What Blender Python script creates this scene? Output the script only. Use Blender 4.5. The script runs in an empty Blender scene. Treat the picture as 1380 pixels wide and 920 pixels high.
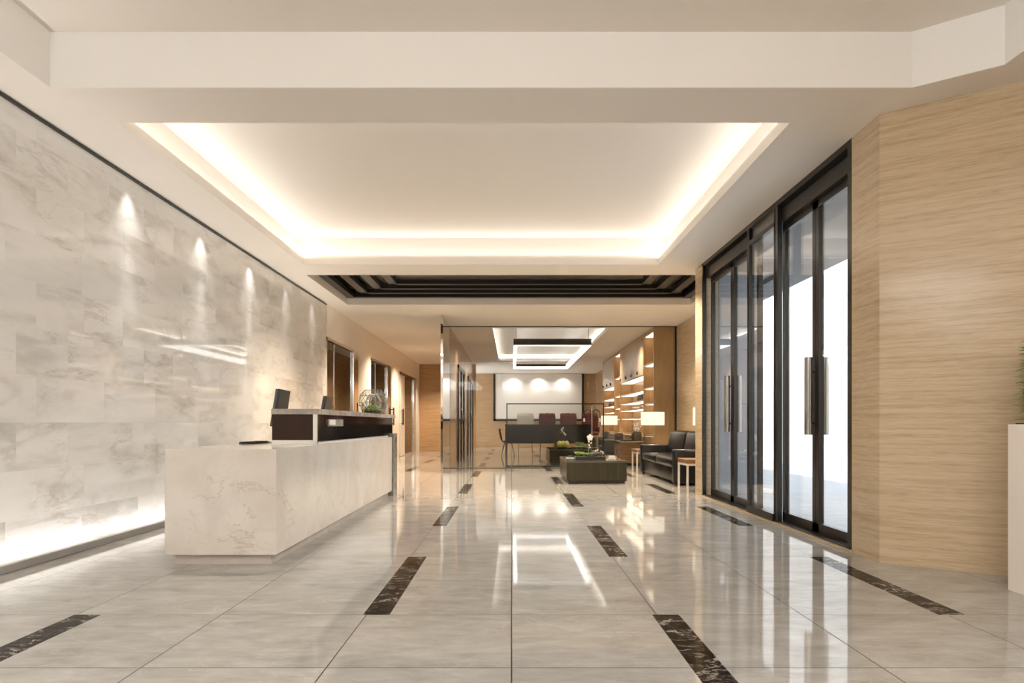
import bpy, bmesh, math, random
from mathutils import Vector, Matrix, noise
random.seed(7)
PI = math.pi
COL = bpy.context.scene.collection
sc = bpy.context.scene

# ------------------------------------------------------------------ materials
def mat(name):
    m = bpy.data.materials.new(name); m.use_nodes = True
    nt = m.node_tree
    for n in list(nt.nodes): nt.nodes.remove(n)
    out = nt.nodes.new('ShaderNodeOutputMaterial')
    return m, nt, out

def N(nt, t, **kw):
    n = nt.nodes.new(t)
    for k, v in kw.items():
        if k.startswith('i_'):
            key = k[2:]
            n.inputs[int(key) if key.isdigit() else key.replace('_', ' ')].default_value = v
        else:
            setattr(n, k, v)
    return n

def L(nt, a, b): nt.links.new(a, b)

def ramp(nt, stops, fac=None, interp='LINEAR'):
    r = nt.nodes.new('ShaderNodeValToRGB'); cr = r.color_ramp; cr.interpolation = interp
    while len(cr.elements) > 1: cr.elements.remove(cr.elements[-1])
    cr.elements[0].position = stops[0][0]; cr.elements[0].color = (*stops[0][1], 1)
    for p, c in stops[1:]:
        e = cr.elements.new(p); e.color = (*c, 1)
    if fac is not None: L(nt, fac, r.inputs[0])
    return r

def math_(nt, op, a, b=None, c=None):
    n = nt.nodes.new('ShaderNodeMath'); n.operation = op
    for i, v in enumerate((a, b, c)):
        if v is None: continue
        if isinstance(v, (int, float)): n.inputs[i].default_value = v
        else: L(nt, v, n.inputs[i])
    return n.outputs[0]

def mixc(nt, fac, a, b, mode='MIX'):
    n = nt.nodes.new('ShaderNodeMix'); n.data_type = 'RGBA'; n.blend_type = mode
    if isinstance(fac, (int, float)): n.inputs[0].default_value = fac
    else: L(nt, fac, n.inputs[0])
    for i, v in ((6, a), (7, b)):
        if isinstance(v, tuple): n.inputs[i].default_value = (*v, 1)
        else: L(nt, v, n.inputs[i])
    return n.outputs[2]

def plain(name, col, rough=.5, metal=0, spec=.5, var=.06, scale=6, coat=0, bump=0):
    """principled with a faint procedural mottling"""
    m, nt, out = mat(name)
    p = N(nt, 'ShaderNodeBsdfPrincipled')
    tc = N(nt, 'ShaderNodeTexCoord')
    no = N(nt, 'ShaderNodeTexNoise', i_Scale=scale, i_Detail=4.0)
    L(nt, tc.outputs['Object'], no.inputs['Vector'])
    a = tuple(max(0, c*(1-var)) for c in col); b = tuple(min(1, c*(1+var)) for c in col)
    r = ramp(nt, [(.3, a), (.7, b)], no.outputs['Fac'])
    L(nt, r.outputs[0], p.inputs['Base Color'])
    p.inputs['Roughness'].default_value = rough; p.inputs['Metallic'].default_value = metal
    p.inputs['Specular IOR Level'].default_value = spec
    p.inputs['Coat Weight'].default_value = coat; p.inputs['Coat Roughness'].default_value = .05
    if bump:
        bp = N(nt, 'ShaderNodeBump', i_Strength=bump, i_Distance=.01)
        L(nt, no.outputs['Fac'], bp.inputs['Height']); L(nt, bp.outputs[0], p.inputs['Normal'])
    L(nt, p.outputs[0], out.inputs[0])
    return m

def emis(name, col, strength):
    m, nt, out = mat(name)
    e = N(nt, 'ShaderNodeEmission'); e.inputs[0].default_value = (*col, 1); e.inputs[1].default_value = strength
    L(nt, e.outputs[0], out.inputs[0])
    return m

def glass(name, tint=(.95, .97, .96), ior=1.45, rough=0.0, boost=1.0):
    """thin clear pane: light passes straight through, the surface mirrors by Fresnel"""
    m, nt, out = mat(name)
    t = N(nt, 'ShaderNodeBsdfTransparent'); t.inputs[0].default_value = (*tint, 1)
    g = N(nt, 'ShaderNodeBsdfGlossy'); g.inputs['Roughness'].default_value = rough
    g.inputs[0].default_value = (1, 1, 1, 1)
    f = N(nt, 'ShaderNodeFresnel', i_IOR=ior)
    ge = N(nt, 'ShaderNodeNewGeometry')                       # same reflectance on both faces of the pane
    L(nt, math_(nt, 'ADD', ior, math_(nt, 'MULTIPLY', ge.outputs['Backfacing'], 1/ior-ior)), f.inputs['IOR'])
    fac = math_(nt, 'MULTIPLY', f.outputs[0], boost)
    mx = N(nt, 'ShaderNodeMixShader')
    L(nt, fac, mx.inputs[0]); L(nt, t.outputs[0], mx.inputs[1]); L(nt, g.outputs[0], mx.inputs[2])
    L(nt, mx.outputs[0], out.inputs[0])
    return m

def vein(nt, vec, scale, width, distortion=1.2, detail=5.0):
    no = N(nt, 'ShaderNodeTexNoise', i_Scale=scale, i_Detail=detail, i_Roughness=.6, i_Distortion=distortion)
    L(nt, vec, no.inputs['Vector'])
    d = math_(nt, 'ABSOLUTE', math_(nt, 'SUBTRACT', no.outputs['Fac'], .5))
    mr = N(nt, 'ShaderNodeMapRange'); mr.inputs[1].default_value = 0; mr.inputs[2].default_value = width
    mr.inputs[3].default_value = 1; mr.inputs[4].default_value = 0
    L(nt, d, mr.inputs[0])
    return mr.outputs[0]

def vec_scale(nt, vec, s):
    mp = N(nt, 'ShaderNodeMapping'); mp.inputs['Scale'].default_value = s
    L(nt, vec, mp.inputs['Vector']); return mp.outputs[0]

def marble_wall():
    m, nt, out = mat('marble_cladding')
    p = N(nt, 'ShaderNodeBsdfPrincipled'); tc = N(nt, 'ShaderNodeTexCoord')
    sep = N(nt, 'ShaderNodeSeparateXYZ'); L(nt, tc.outputs['Object'], sep.inputs[0])
    cmb = N(nt, 'ShaderNodeCombineXYZ'); L(nt, sep.outputs['Y'], cmb.inputs[0]); L(nt, sep.outputs['Z'], cmb.inputs[1])
    br = N(nt, 'ShaderNodeTexBrick'); br.offset = .37; br.squash = 1.5; br.squash_frequency = 3; br.offset_frequency = 2
    br.inputs['Color1'].default_value = (0, 0, 0, 1); br.inputs['Color2'].default_value = (1, 1, 1, 1)
    br.inputs['Mortar'].default_value = (.5, .5, .5, 1)
    br.inputs['Scale'].default_value = 1; br.inputs['Mortar Size'].default_value = .0012
    br.inputs['Brick Width'].default_value = .56; br.inputs['Row Height'].default_value = .355
    L(nt, cmb.outputs[0], br.inputs['Vector'])
    rnd = N(nt, 'ShaderNodeSeparateColor'); L(nt, br.outputs['Color'], rnd.inputs[0])
    off = math_(nt, 'MULTIPLY', rnd.outputs[0], 37.0)
    c2 = N(nt, 'ShaderNodeCombineXYZ'); L(nt, off, c2.inputs[2]); L(nt, math_(nt, 'MULTIPLY', off, .7), c2.inputs[0])
    va = N(nt, 'ShaderNodeVectorMath', operation='ADD'); L(nt, cmb.outputs[0], va.inputs[0]); L(nt, c2.outputs[0], va.inputs[1])
    rot = N(nt, 'ShaderNodeMapping'); rot.inputs['Rotation'].default_value = (0, 0, -.6); rot.inputs['Scale'].default_value = (.75, 2.6, 1)
    L(nt, va.outputs[0], rot.inputs['Vector'])
    no = N(nt, 'ShaderNodeTexNoise', i_Scale=1.3, i_Detail=7.0, i_Roughness=.58, i_Distortion=.45)
    L(nt, rot.outputs[0], no.inputs['Vector'])
    base = ramp(nt, [(.34, (.62, .60, .57)), (.48, (.765, .75, .725)), (.66, (.81, .80, .78))], no.outputs['Fac'])
    v1 = vein(nt, rot.outputs[0], 1.0, .045, .5, 8.0)
    patch = N(nt, 'ShaderNodeTexNoise', i_Scale=1.5, i_Detail=3.0); L(nt, va.outputs[0], patch.inputs['Vector'])
    pm = ramp(nt, [(.44, (0, 0, 0)), (.60, (1, 1, 1))], patch.outputs['Fac'])
    v2 = vein(nt, rot.outputs[0], 2.3, .012, .8, 6.0)
    vv = math_(nt, 'MULTIPLY', math_(nt, 'ADD', math_(nt, 'MULTIPLY', v1, .36), math_(nt, 'MULTIPLY', v2, .34)), pm.outputs[0])
    c = mixc(nt, vv, base.outputs[0], (.40, .355, .31))
    tone = math_(nt, 'ADD', .955, math_(nt, 'MULTIPLY', rnd.outputs[0], .07))
    tcol = N(nt, 'ShaderNodeCombineColor')
    for i in range(3): L(nt, tone, tcol.inputs[i])
    c = mixc(nt, 1.0, c, tcol.outputs[0], 'MULTIPLY')
    c = mixc(nt, math_(nt, 'MULTIPLY', br.outputs['Fac'], .10), c, (.42, .40, .37))
    L(nt, c, p.inputs['Base Color'])
    p.inputs['Roughness'].default_value = .04; p.inputs['Specular IOR Level'].default_value = .55
    L(nt, p.outputs[0], out.inputs[0]); return m

def marble_desk():
    m, nt, out = mat('cream_marble')
    p = N(nt, 'ShaderNodeBsdfPrincipled'); tc = N(nt, 'ShaderNodeTexCoord')
    no = N(nt, 'ShaderNodeTexNoise', i_Scale=1.8, i_Detail=6.0, i_Roughness=.55, i_Distortion=.8)
    L(nt, tc.outputs['Object'], no.inputs['Vector'])
    base = ramp(nt, [(.3, (.60, .545, .485)), (.6, (.70, .655, .595))], no.outputs['Fac'])
    mp = N(nt, 'ShaderNodeMapping'); mp.inputs['Rotation'].default_value = (.5, .45, .3); mp.inputs['Scale'].default_value = (1, 1, 1.9)
    L(nt, tc.outputs['Object'], mp.inputs['Vector'])
    v1 = vein(nt, mp.outputs[0], .8, .007, .6, 7.0); v2 = vein(nt, mp.outputs[0], 1.7, .008, .5, 6.0)
    pn = N(nt, 'ShaderNodeTexNoise', i_Scale=1.4, i_Detail=2.0); L(nt, tc.outputs['Object'], pn.inputs['Vector'])
    pm = ramp(nt, [(.45, (0, 0, 0)), (.62, (1, 1, 1))], pn.outputs['Fac'])
    f = math_(nt, 'MULTIPLY', math_(nt, 'MAXIMUM', math_(nt, 'MULTIPLY', v1, .42), math_(nt, 'MULTIPLY', v2, .2)), pm.outputs[0])
    c = mixc(nt, f, base.outputs[0], (.33, .25, .18))
    L(nt, c, p.inputs['Base Color']); p.inputs['Roughness'].default_value = .12
    L(nt, p.outputs[0], out.inputs[0]); return m

def travertine(name, lo, mid, hi, rough=.16, sc_z=38.0):
    m, nt, out = mat(name)
    p = N(nt, 'ShaderNodeBsdfPrincipled'); tc = N(nt, 'ShaderNodeTexCoord')
    v = vec_scale(nt, tc.outputs['Object'], (1.3, 1.3, sc_z))
    n1 = N(nt, 'ShaderNodeTexNoise', i_Scale=1.0, i_Detail=6.0, i_Roughness=.66, i_Distortion=.12); L(nt, v, n1.inputs['Vector'])
    v2 = vec_scale(nt, tc.outputs['Object'], (9, 9, sc_z*3.5))
    n2 = N(nt, 'ShaderNodeTexNoise', i_Scale=1.0, i_Detail=4.0, i_Roughness=.6); L(nt, v2, n2.inputs['Vector'])
    f = math_(nt, 'ADD', math_(nt, 'MULTIPLY', n1.outputs['Fac'], .62), math_(nt, 'MULTIPLY', n2.outputs['Fac'], .38))
    r = ramp(nt, [(.38, lo), (.5, mid), (.61, hi)], f)
    L(nt, r.outputs[0], p.inputs['Base Color'])
    p.inputs['Roughness'].default_value = rough; p.inputs['Specular IOR Level'].default_value = .3
    L(nt, p.outputs[0], out.inputs[0]); return m

def floor_mat(name, c_lo, c_mid, c_hi, joint, rough, off=(0, 3.66), size=.8):
    m, nt, out = mat(name)
    p = N(nt, 'ShaderNodeBsdfPrincipled'); tc = N(nt, 'ShaderNodeTexCoord')
    sep = N(nt, 'ShaderNodeSeparateXYZ'); L(nt, tc.outputs['Object'], sep.inputs[0])
    masks = []; cells = []
    for ax, o in (('X', off[0]), ('Y', off[1])):
        q = math_(nt, 'DIVIDE', math_(nt, 'SUBTRACT', sep.outputs[ax], o), size)
        cells.append(math_(nt, 'FLOOR', q))
        fr = math_(nt, 'FRACT', q)
        d = math_(nt, 'MINIMUM', fr, math_(nt, 'SUBTRACT', 1.0, fr))
        masks.append(math_(nt, 'LESS_THAN', d, .003/size))
    jm = math_(nt, 'MAXIMUM', masks[0], masks[1])
    cid = N(nt, 'ShaderNodeCombineXYZ'); L(nt, cells[0], cid.inputs[0]); L(nt, cells[1], cid.inputs[1])
    wn = N(nt, 'ShaderNodeTexWhiteNoise', noise_dimensions='3D'); L(nt, cid.outputs[0], wn.inputs['Vector'])
    sv = N(nt, 'ShaderNodeVectorMath', operation='SCALE'); sv.inputs['Scale'].default_value = 20
    L(nt, wn.outputs['Color'], sv.inputs[0])
    va = N(nt, 'ShaderNodeVectorMath', operation='ADD'); L(nt, tc.outputs['Object'], va.inputs[0]); L(nt, sv.outputs[0], va.inputs[1])
    v = vec_scale(nt, va.outputs[0], (1.2, 2.2, 1))
    n1 = N(nt, 'ShaderNodeTexNoise', i_Scale=2.6, i_Detail=9.0, i_Roughness=.62, i_Distortion=.4); L(nt, v, n1.inputs['Vector'])
    n3 = N(nt, 'ShaderNodeTexNoise', i_Scale=1.0, i_Detail=6.0, i_Roughness=.65); L(nt, vec_scale(nt, va.outputs[0], (5, 26, 1)), n3.inputs['Vector'])
    nf = math_(nt, 'ADD', math_(nt, 'MULTIPLY', n1.outputs['Fac'], .72), math_(nt, 'MULTIPLY', n3.outputs['Fac'], .28))
    base = ramp(nt, [(.34, c_lo), (.5, c_mid), (.66, c_hi)], nf)
    vv = vein(nt, v, 1.3, .012, 1.6, 7.0)
    c = mixc(nt, math_(nt, 'MULTIPLY', vv, .28), base.outputs[0], tuple(min(1, x*1.22) for x in c_hi))
    tone = math_(nt, 'ADD', .965, math_(nt, 'MULTIPLY', wn.outputs['Value'], .06))
    tcol = N(nt, 'ShaderNodeCombineColor')
    for i in range(3): L(nt, tone, tcol.inputs[i])
    c = mixc(nt, 1.0, c, tcol.outputs[0], 'MULTIPLY')
    c = mixc(nt, jm, c, joint)
    L(nt, c, p.inputs['Base Color'])
    L(nt, math_(nt, 'ADD', rough, math_(nt, 'MULTIPLY', jm, .4)), p.inputs['Roughness'])
    p.inputs['Specular IOR Level'].default_value = .32
    L(nt, p.outputs[0], out.inputs[0]); return m

def dark_marble():
    m, nt, out = mat('dark_emperador')
    p = N(nt, 'ShaderNodeBsdfPrincipled'); tc = N(nt, 'ShaderNodeTexCoord')
    v = vec_scale(nt, tc.outputs['Object'], (1.2, 2.4, 1))
    n1 = N(nt, 'ShaderNodeTexNoise', i_Scale=4, i_Detail=8.0, i_Roughness=.65, i_Distortion=1.5); L(nt, v, n1.inputs['Vector'])
    base = ramp(nt, [(.35, (.006, .0045, .0035)), (.6, (.022, .016, .012))], n1.outputs['Fac'])
    f = math_(nt, 'MAXIMUM', vein(nt, v, 2.4, .03, 2.0, 8.0), math_(nt, 'MULTIPLY', vein(nt, v, 9.0, .02, 2.0, 5.0), .5))
    pm = ramp(nt, [(.46, (0, 0, 0)), (.64, (1, 1, 1))], n1.outputs['Fac'])
    c = mixc(nt, math_(nt, 'MULTIPLY', math_(nt, 'MULTIPLY', f, .9), pm.outputs[0]), base.outputs[0], (.6, .54, .46))
    L(nt, c, p.inputs['Base Color']); p.inputs['Roughness'].default_value = .12; p.inputs['Specular IOR Level'].default_value = .04
    L(nt, p.outputs[0], out.inputs[0]); return m

def wood(name, lo, hi, rough=.3, axis=2, sc=(30, 30, 2)):
    m, nt, out = mat(name)
    p = N(nt, 'ShaderNodeBsdfPrincipled'); tc = N(nt, 'ShaderNodeTexCoord')
    v = vec_scale(nt, tc.outputs['Object'], sc)
    n1 = N(nt, 'ShaderNodeTexNoise', i_Scale=1, i_Detail=5.0, i_Roughness=.6, i_Distortion=.6); L(nt, v, n1.inputs['Vector'])
    r = ramp(nt, [(.32, lo), (.68, hi)], n1.outputs['Fac'])
    L(nt, r.outputs[0], p.inputs['Base Color']); p.inputs['Roughness'].default_value = rough; p.inputs['Specular IOR Level'].default_value = .25
    L(nt, p.outputs[0], out.inputs[0]); return m

M = {}
M['marble'] = marble_wall()
M['desk'] = marble_desk()
M['trav'] = travertine('travertine_tan', (.445, .335, .210), (.545, .420, .275), (.605, .48, .33))
M['trav_warm'] = travertine('travertine_honey', (.36, .215, .105), (.45, .285, .15), (.53, .36, .21), .14)
M['floor'] = floor_mat('floor_marble', (.315, .297, .273), (.395, .377, .352), (.47, .452, .425), (.015, .012, .01), .055)
M['ground'] = floor_mat('outdoor_stone', (.27, .31, .37), (.31, .355, .42), (.35, .395, .46), (.15, .18, .23), .3)
M['inlay'] = dark_marble()
M['ceil'] = plain('ceiling_paint', (.80, .745, .68), .75, var=.01, scale=.6, spec=.25)
M['ceilw'] = plain('ceiling_paint_white', (.84, .82, .79), .75, var=.01, scale=.6, spec=.25)
M['white_wall'] = plain('white_lacquer', (.86, .81, .74), .3, var=.01)
M['black'] = plain('black_metal', (.012, .011, .010), .3, var=.1)
M['frame'] = plain('bronze_black_frame', (.022, .018, .015), .28, var=.1, metal=.3)
M['grille'] = plain('dark_grille', (.012, .010, .008), .3, var=.1)
M['grille_in'] = plain('dark_gloss_panel', (.09, .08, .07), .22, var=.1, spec=.7)
M['grey_metal'] = plain('grey_metal', (.42, .41, .40), .4, metal=.2)
M['steel'] = plain('brushed_steel', (.68, .66, .63), .16, metal=1, var=.03)
M['dark_steel'] = plain('dark_brushed_steel', (.36, .34, .32), .14, metal=1, var=.03)
M['mirror'] = plain('polished_steel', (.80, .78, .74), .04, metal=1, var=.01)
M['brown'] = plain('dark_brown_lacquer', (.034, .016, .009), .4, var=.04, spec=.25)
M['dark_gloss'] = plain('dark_glass_panel', (.010, .007, .006), .06, var=.05, spec=.4)
M['bar_black'] = plain('satin_black_panel', (.006, .005, .004), .3, var=.05, spec=.15)
M['stone_top'] = plain('grey_stone_slab', (.36, .32, .28), .12, var=.25, scale=9)
M['stone_end'] = plain('grey_stone_end', (.17, .16, .145), .25, var=.2, scale=9)
M['plinth'] = plain('plinth_stone', (.52, .47, .42), .12, var=.06)
M['glass'] = glass('clear_glass', (.97, .98, .975), 1.45, boost=.3)
M['glass_door'] = glass('door_glass', (.955, .965, .965), 1.5)
M['glass_tint'] = glass('smoked_glass', (.60, .54, .49), 1.5)
M['glass_dark'] = glass('dark_glazing', (.17, .135, .11), 1.55)
M['glass_facet'] = glass('facet_glass', (.93, .96, .95), 1.5, boost=1.4)
M['cream_behind'] = plain('warm_backing', (.50, .38, .28), .6)
M['leather'] = plain('black_leather', (.005, .0048, .0045), .28, var=.15, scale=40, bump=.15, spec=.35)
M['olive'] = wood('dark_olive_wood', (.024, .021, .010), (.043, .037, .019), .25, sc=(22, 22, 1.6))
M['olive_top'] = wood('dark_olive_gloss', (.06, .055, .045), (.10, .092, .078), .06, sc=(2, 22, 22))
M['tan_wood'] = wood('honey_oak', (.38, .23, .115), (.47, .30, .16), .3, sc=(14, 14, 1.2))
M['brown_wood'] = wood('brown_oak', (.17, .095, .05), (.25, .15, .085), .3, sc=(1.5, 14, 14))
M['door_panel'] = plain('satin_taupe_door', (.50, .37, .245), .25, var=.02)
M['white'] = plain('white_porcelain', (.85, .83, .80), .15, var=.01)
M['offwhite'] = plain('white_laminate', (.80, .73, .66), .4, var=.01)
M['white_metal'] = plain('white_metal', (.80, .76, .71), .3, var=.01)
M['red'] = plain('red_velvet', (.075, .003, .003), .75, var=.25, scale=30, bump=.2)
M['greyfab'] = plain('pale_grey_fabric', (.55, .52, .49), .8, var=.1, scale=30)
M['charcoal'] = plain('charcoal_fabric', (.05, .045, .042), .7, var=.1, scale=30)
M['shell'] = plain('grey_shell', (.20, .18, .165), .45)
M['leaf'] = plain('leaf_green', (.20, .34, .055), .5, var=.45, scale=20)
M['leaf_light'] = plain('leaf_lime', (.34, .48, .13), .5, var=.3, scale=25)
M['leaf_grey'] = plain('leaf_silver', (.22, .235, .205), .55, var=.4, scale=30)
M['moss'] = plain('moss', (.16, .24, .05), .9, var=.5, scale=60, bump=.6)
M['pebble'] = plain('pebble', (.50, .48, .45), .6, var=.3, scale=20)
M['soil'] = plain('soil', (.05, .035, .025), .9, var=.3, scale=60, bump=.5)
M['petal'] = plain('white_petal', (.85, .80, .78), .5, var=.05)
M['fruit'] = plain('yellow_green_fruit', (.50, .46, .12), .35, var=.25, scale=20)
M['screen'] = plain('monitor_black', (.022, .022, .022), .35)
M['bezel'] = plain('monitor_bezel', (.11, .108, .105), .4)
M['art'] = plain('white_art_board', (.80, .755, .70), .5, var=.01)
M['led'] = emis('led_warm', (1, .93, .82), 5.0)
M['led_soft'] = emis('led_shelf', (1, .80, .56), 1.5)
M['led_pend'] = emis('led_pendant', (1, .965, .92), 2.4)
M['shade'] = emis('lit_linen', (1, .84, .62), .72)
M['canopy'] = plain('canopy_grey', (.20, .19, .18), .6, var=.02)
M['outwall'] = plain('outdoor_white_render', (.85, .85, .84), .8, var=.01)
M['outgrey'] = plain('outdoor_grey_cladding', (.30, .31, .33), .5, var=.02)
M['plaster'] = plain('daylight_blocker_slab', (.3, .3, .3), .8)
M['bag'] = plain('dark_grey_leather', (.045, .042, .032), .5)
M['book'] = plain('cream_books', (.55, .42, .30), .7)
M['vase'] = plain('olive_ceramic', (.13, .11, .065), .3, var=.2)

# ------------------------------------------------------------------ mesh builder
class G:
    def __init__(s): s.bm = bmesh.new()
    def box(s, x0, x1, y0, y1, z0, z1, bev=0, seg=2):
        r = bmesh.ops.create_cube(s.bm, size=1)
        vs = r['verts']
        bmesh.ops.scale(s.bm, vec=(x1-x0, y1-y0, z1-z0), verts=vs)
        bmesh.ops.translate(s.bm, vec=((x0+x1)/2, (y0+y1)/2, (z0+z1)/2), verts=vs)
        if bev:
            es = list({e for v in vs for e in v.link_edges})
            bmesh.ops.bevel(s.bm, geom=es, offset=bev, segments=seg, affect='EDGES', profile=.5)
        return s
    def prism(s, poly, z0, z1):
        a = [s.bm.verts.new((x, y, z0)) for x, y in poly]; b = [s.bm.verts.new((x, y, z1)) for x, y in poly]
        n = len(poly)
        for i in range(n):
            s.bm.faces.new((a[i], a[(i+1) % n], b[(i+1) % n], b[i]))
        s.bm.faces.new(a[::-1]); s.bm.faces.new(b)
        return s
    def quad(s, *pts):
        s.bm.faces.new([s.bm.verts.new(p) for p in pts]); return s
    def cyl(s, p0, p1, r0, r1=None, n=16):
        r1 = r0 if r1 is None else r1
        p0, p1 = Vector(p0), Vector(p1); d = p1-p0
        q = Vector((0, 0, 1)).rotation_difference(d.normalized()).to_matrix().to_4x4()
        mtx = Matrix.Translation((p0+p1)/2) @ q
        bmesh.ops.create_cone(s.bm, cap_ends=True, segments=n, radius1=r0, radius2=max(r1, 1e-5), depth=d.length, matrix=mtx)
        return s
    def tube(s, pts, r, n=8):
        pts = [Vector(p) for p in pts]; rings = []
        for i, p in enumerate(pts):
            t = (pts[min(i+1, len(pts)-1)]-pts[max(i-1, 0)]).normalized()
            q = Vector((0, 0, 1)).rotation_difference(t).to_matrix()
            rings.append([s.bm.verts.new(p+q @ Vector((r*math.cos(2*PI*k/n), r*math.sin(2*PI*k/n), 0))) for k in range(n)])
        for a, b in zip(rings, rings[1:]):
            for k in range(n): s.bm.faces.new((a[k], a[(k+1) % n], b[(k+1) % n], b[k]))
        s.bm.faces.new(rings[0][::-1]); s.bm.faces.new(rings[-1]); return s
    def lathe(s, prof, c=(0, 0, 0), n=24, rot=0):
        rings = []
        for r, z in prof:
            rings.append([s.bm.verts.new((c[0]+r*math.cos(rot+2*PI*k/n), c[1]+r*math.sin(rot+2*PI*k/n), c[2]+z)) for k in range(n)])
        for a, b in zip(rings, rings[1:]):
            for k in range(n): s.bm.faces.new((a[k], a[(k+1) % n], b[(k+1) % n], b[k]))
        s.bm.faces.new(rings[0][::-1]); s.bm.faces.new(rings[-1]); return s
    def ball(s, c, r, sub=2, sq=(1, 1, 1), jit=0):
        q = bmesh.ops.create_icosphere(s.bm, subdivisions=sub, radius=r)
        for v in q['verts']:
            k = 1+jit*noise.noise(v.co*9/max(r, .01)*.25+Vector(c)*7)
            v.co = Vector((v.co.x*sq[0]*k+c[0], v.co.y*sq[1]*k+c[1], v.co.z*sq[2]*k+c[2]))
        return s
    def leaf(s, base, d, up, ln, w, curl=.2):
        """a pointed, folded, bent leaf"""
        base, d, up = Vector(base), Vector(d).normalized(), Vector(up)
        sd = d.cross(up); sd = sd.normalized() if sd.length > 1e-6 else Vector((1, 0, 0))
        nn = sd.cross(d).normalized()
        rows = []
        for t, k in ((0, .25), (.35, 1), (.7, .75), (1, .04)):
            c = base+d*ln*t-nn*curl*ln*t*t
            rows.append([s.bm.verts.new(c-sd*w*k*.5+nn*w*.12*k), s.bm.verts.new(c-nn*w*.08*k), s.bm.verts.new(c+sd*w*k*.5+nn*w*.12*k)])
        for a, b in zip(rows, rows[1:]):
            for i in range(2): s.bm.faces.new((a[i], a[i+1], b[i+1], b[i]))
        return s
    def rosette(s, c, r, n=22, lift=.5):
        for i in range(n):
            t = i/n; a = i*2.39996; el = .15+1.2*(1-t)**1.3*lift+ .2
            d = Vector((math.cos(a)*math.cos(el), math.sin(a)*math.cos(el), math.sin(el)))
            s.leaf(c, d, (0, 0, 1), r*(.45+.6*t), r*.45, -.25)
        return s
    def build(s, name, m, parent=None, smooth=False, loc=None, label=None, kind=None):
        bmesh.ops.recalc_face_normals(s.bm, faces=s.bm.faces)
        me = bpy.data.meshes.new(name); s.bm.to_mesh(me); s.bm.free()
        if smooth:
            for p in me.polygons: p.use_smooth = True
            try: me.set_sharp_from_angle(angle=math.radians(40))
            except Exception: pass
        me.materials.append(M[m] if isinstance(m, str) else m)
        o = bpy.data.objects.new(name, me); COL.objects.link(o)
        if parent is not None: o.parent = parent
        if loc: o.location = loc
        if label: o['label'] = label
        if kind: o['kind'] = kind
        return o

def thing(name, label, cat, loc=(0, 0, 0), rotz=0, group=None, kind=None):
    o = bpy.data.objects.new(name, None); COL.objects.link(o)
    o.empty_display_size = .1
    o.location = loc; o.rotation_euler = (0, 0, rotz); o['label'] = label
    if cat: o['category'] = cat
    if group: o['group'] = group
    if kind: o['kind'] = kind
    return o

def tag(o, label, cat, group=None, kind=None):
    o['label'] = label
    if cat: o['category'] = cat
    if group: o['group'] = group
    if kind: o['kind'] = kind
    return o

def dup(root, loc, rotz=None, label=None, group=None):
    def cp(o, par):
        c = o.copy(); COL.objects.link(c); c.parent = par
        for ch in list(o.children): cp(ch, c)
        return c
    r = cp(root, None); r.location = loc
    if rotz is not None: r.rotation_euler = (0, 0, rotz)
    if label: r['label'] = label
    if group: r['group'] = group
    return r

def struct(g, name, m, label, parent=None, **kw):
    o = g.build(name, m, parent, **kw)
    o['kind'] = 'structure'; o['label'] = label
    if parent is None: o['category'] = name.split('_')[0] if name.split('_')[0] in ('wall', 'floor', 'ceiling', 'trim', 'baseboard', 'door', 'window') else 'setting'
    return o

H = 1.05
CZ = 3.40
XL, XR = -3.61, 2.79

# ------------------------------------------------------------------ floor
fl = struct(G().box(-3.9, 2.92, -4.6, 10.1, -.2, 0).box(-3.9, 4.2, 10.1, 31.2, -.2, 0).box(2.92, 3.9, -4.6, 5.1, -.2, 0), 'floor', 'floor', 'polished beige grey marble tile floor with dark joints')
def inlay(x, y0, y1):
    G().box(x, x+.147, y0, y1, -.004, .0008).build('floor_inlay', 'inlay', fl, label='dark brown veined marble inlay strip')
for xl, ph in ((-2.41, 2.06), (-.82, 3.66), (.775, 2.06), (2.355, 3.66)):
    y = ph
    while y < 27:
        if not (xl < -2 and 4.9 < y < 9.8) :
            inlay(xl, y, y+1.6)
        y += 3.2

# ------------------------------------------------------------------ ceiling
def cells(g, xs, ys, holes, z0, z1):
    for xa, xb in zip(xs, xs[1:]):
        for ya, yb in zip(ys, ys[1:]):
            cx, cy = (xa+xb)/2, (ya+yb)/2
            if any(h[0] < cx < h[1] and h[2] < cy < h[3] for h in holes): continue
            g.box(xa, xb, ya, yb, z0, z1)
T1 = (-3.23, 3.23, -4.2, 4.64); T2 = (-3.07, 2.17, 5.175, 9.77); T3 = (-3.23, 3.52, 10.45, 13.05); T4 = (-.47, 2.38, 16.25, 24.5)
g = G()
cells(g, [-3.8, T1[0], T1[1], 3.8], [-4.6, T1[2], T1[3]], [T1], CZ, CZ+.10)
cells(g, [-3.8, T2[0], T2[1], 3.0], [T1[3], T2[2], T2[3], 10.1], [T2], CZ, CZ+.10)
g.box(3.0, 3.8, 4.64, 5.2, CZ, CZ+.1)
cells(g, [-3.8, T3[0], T3[1], 4.15], [10.1, T3[2], T3[3], 14.3], [T3], CZ, CZ+.10)
cells(g, [-3.8, -1.5, T4[0], T4[1], 4.15], [14.3, T4[2], T4[3], 31.1], [T4], CZ, CZ+.10)
g.prism([(2.80, 4.64), (3.23, 4.34), (3.23, 4.64)], CZ, 3.45)          # splayed corner of the front tray
struct(g, 'ceiling', 'ceil', 'smooth cream painted ceiling with recessed trays')
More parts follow.
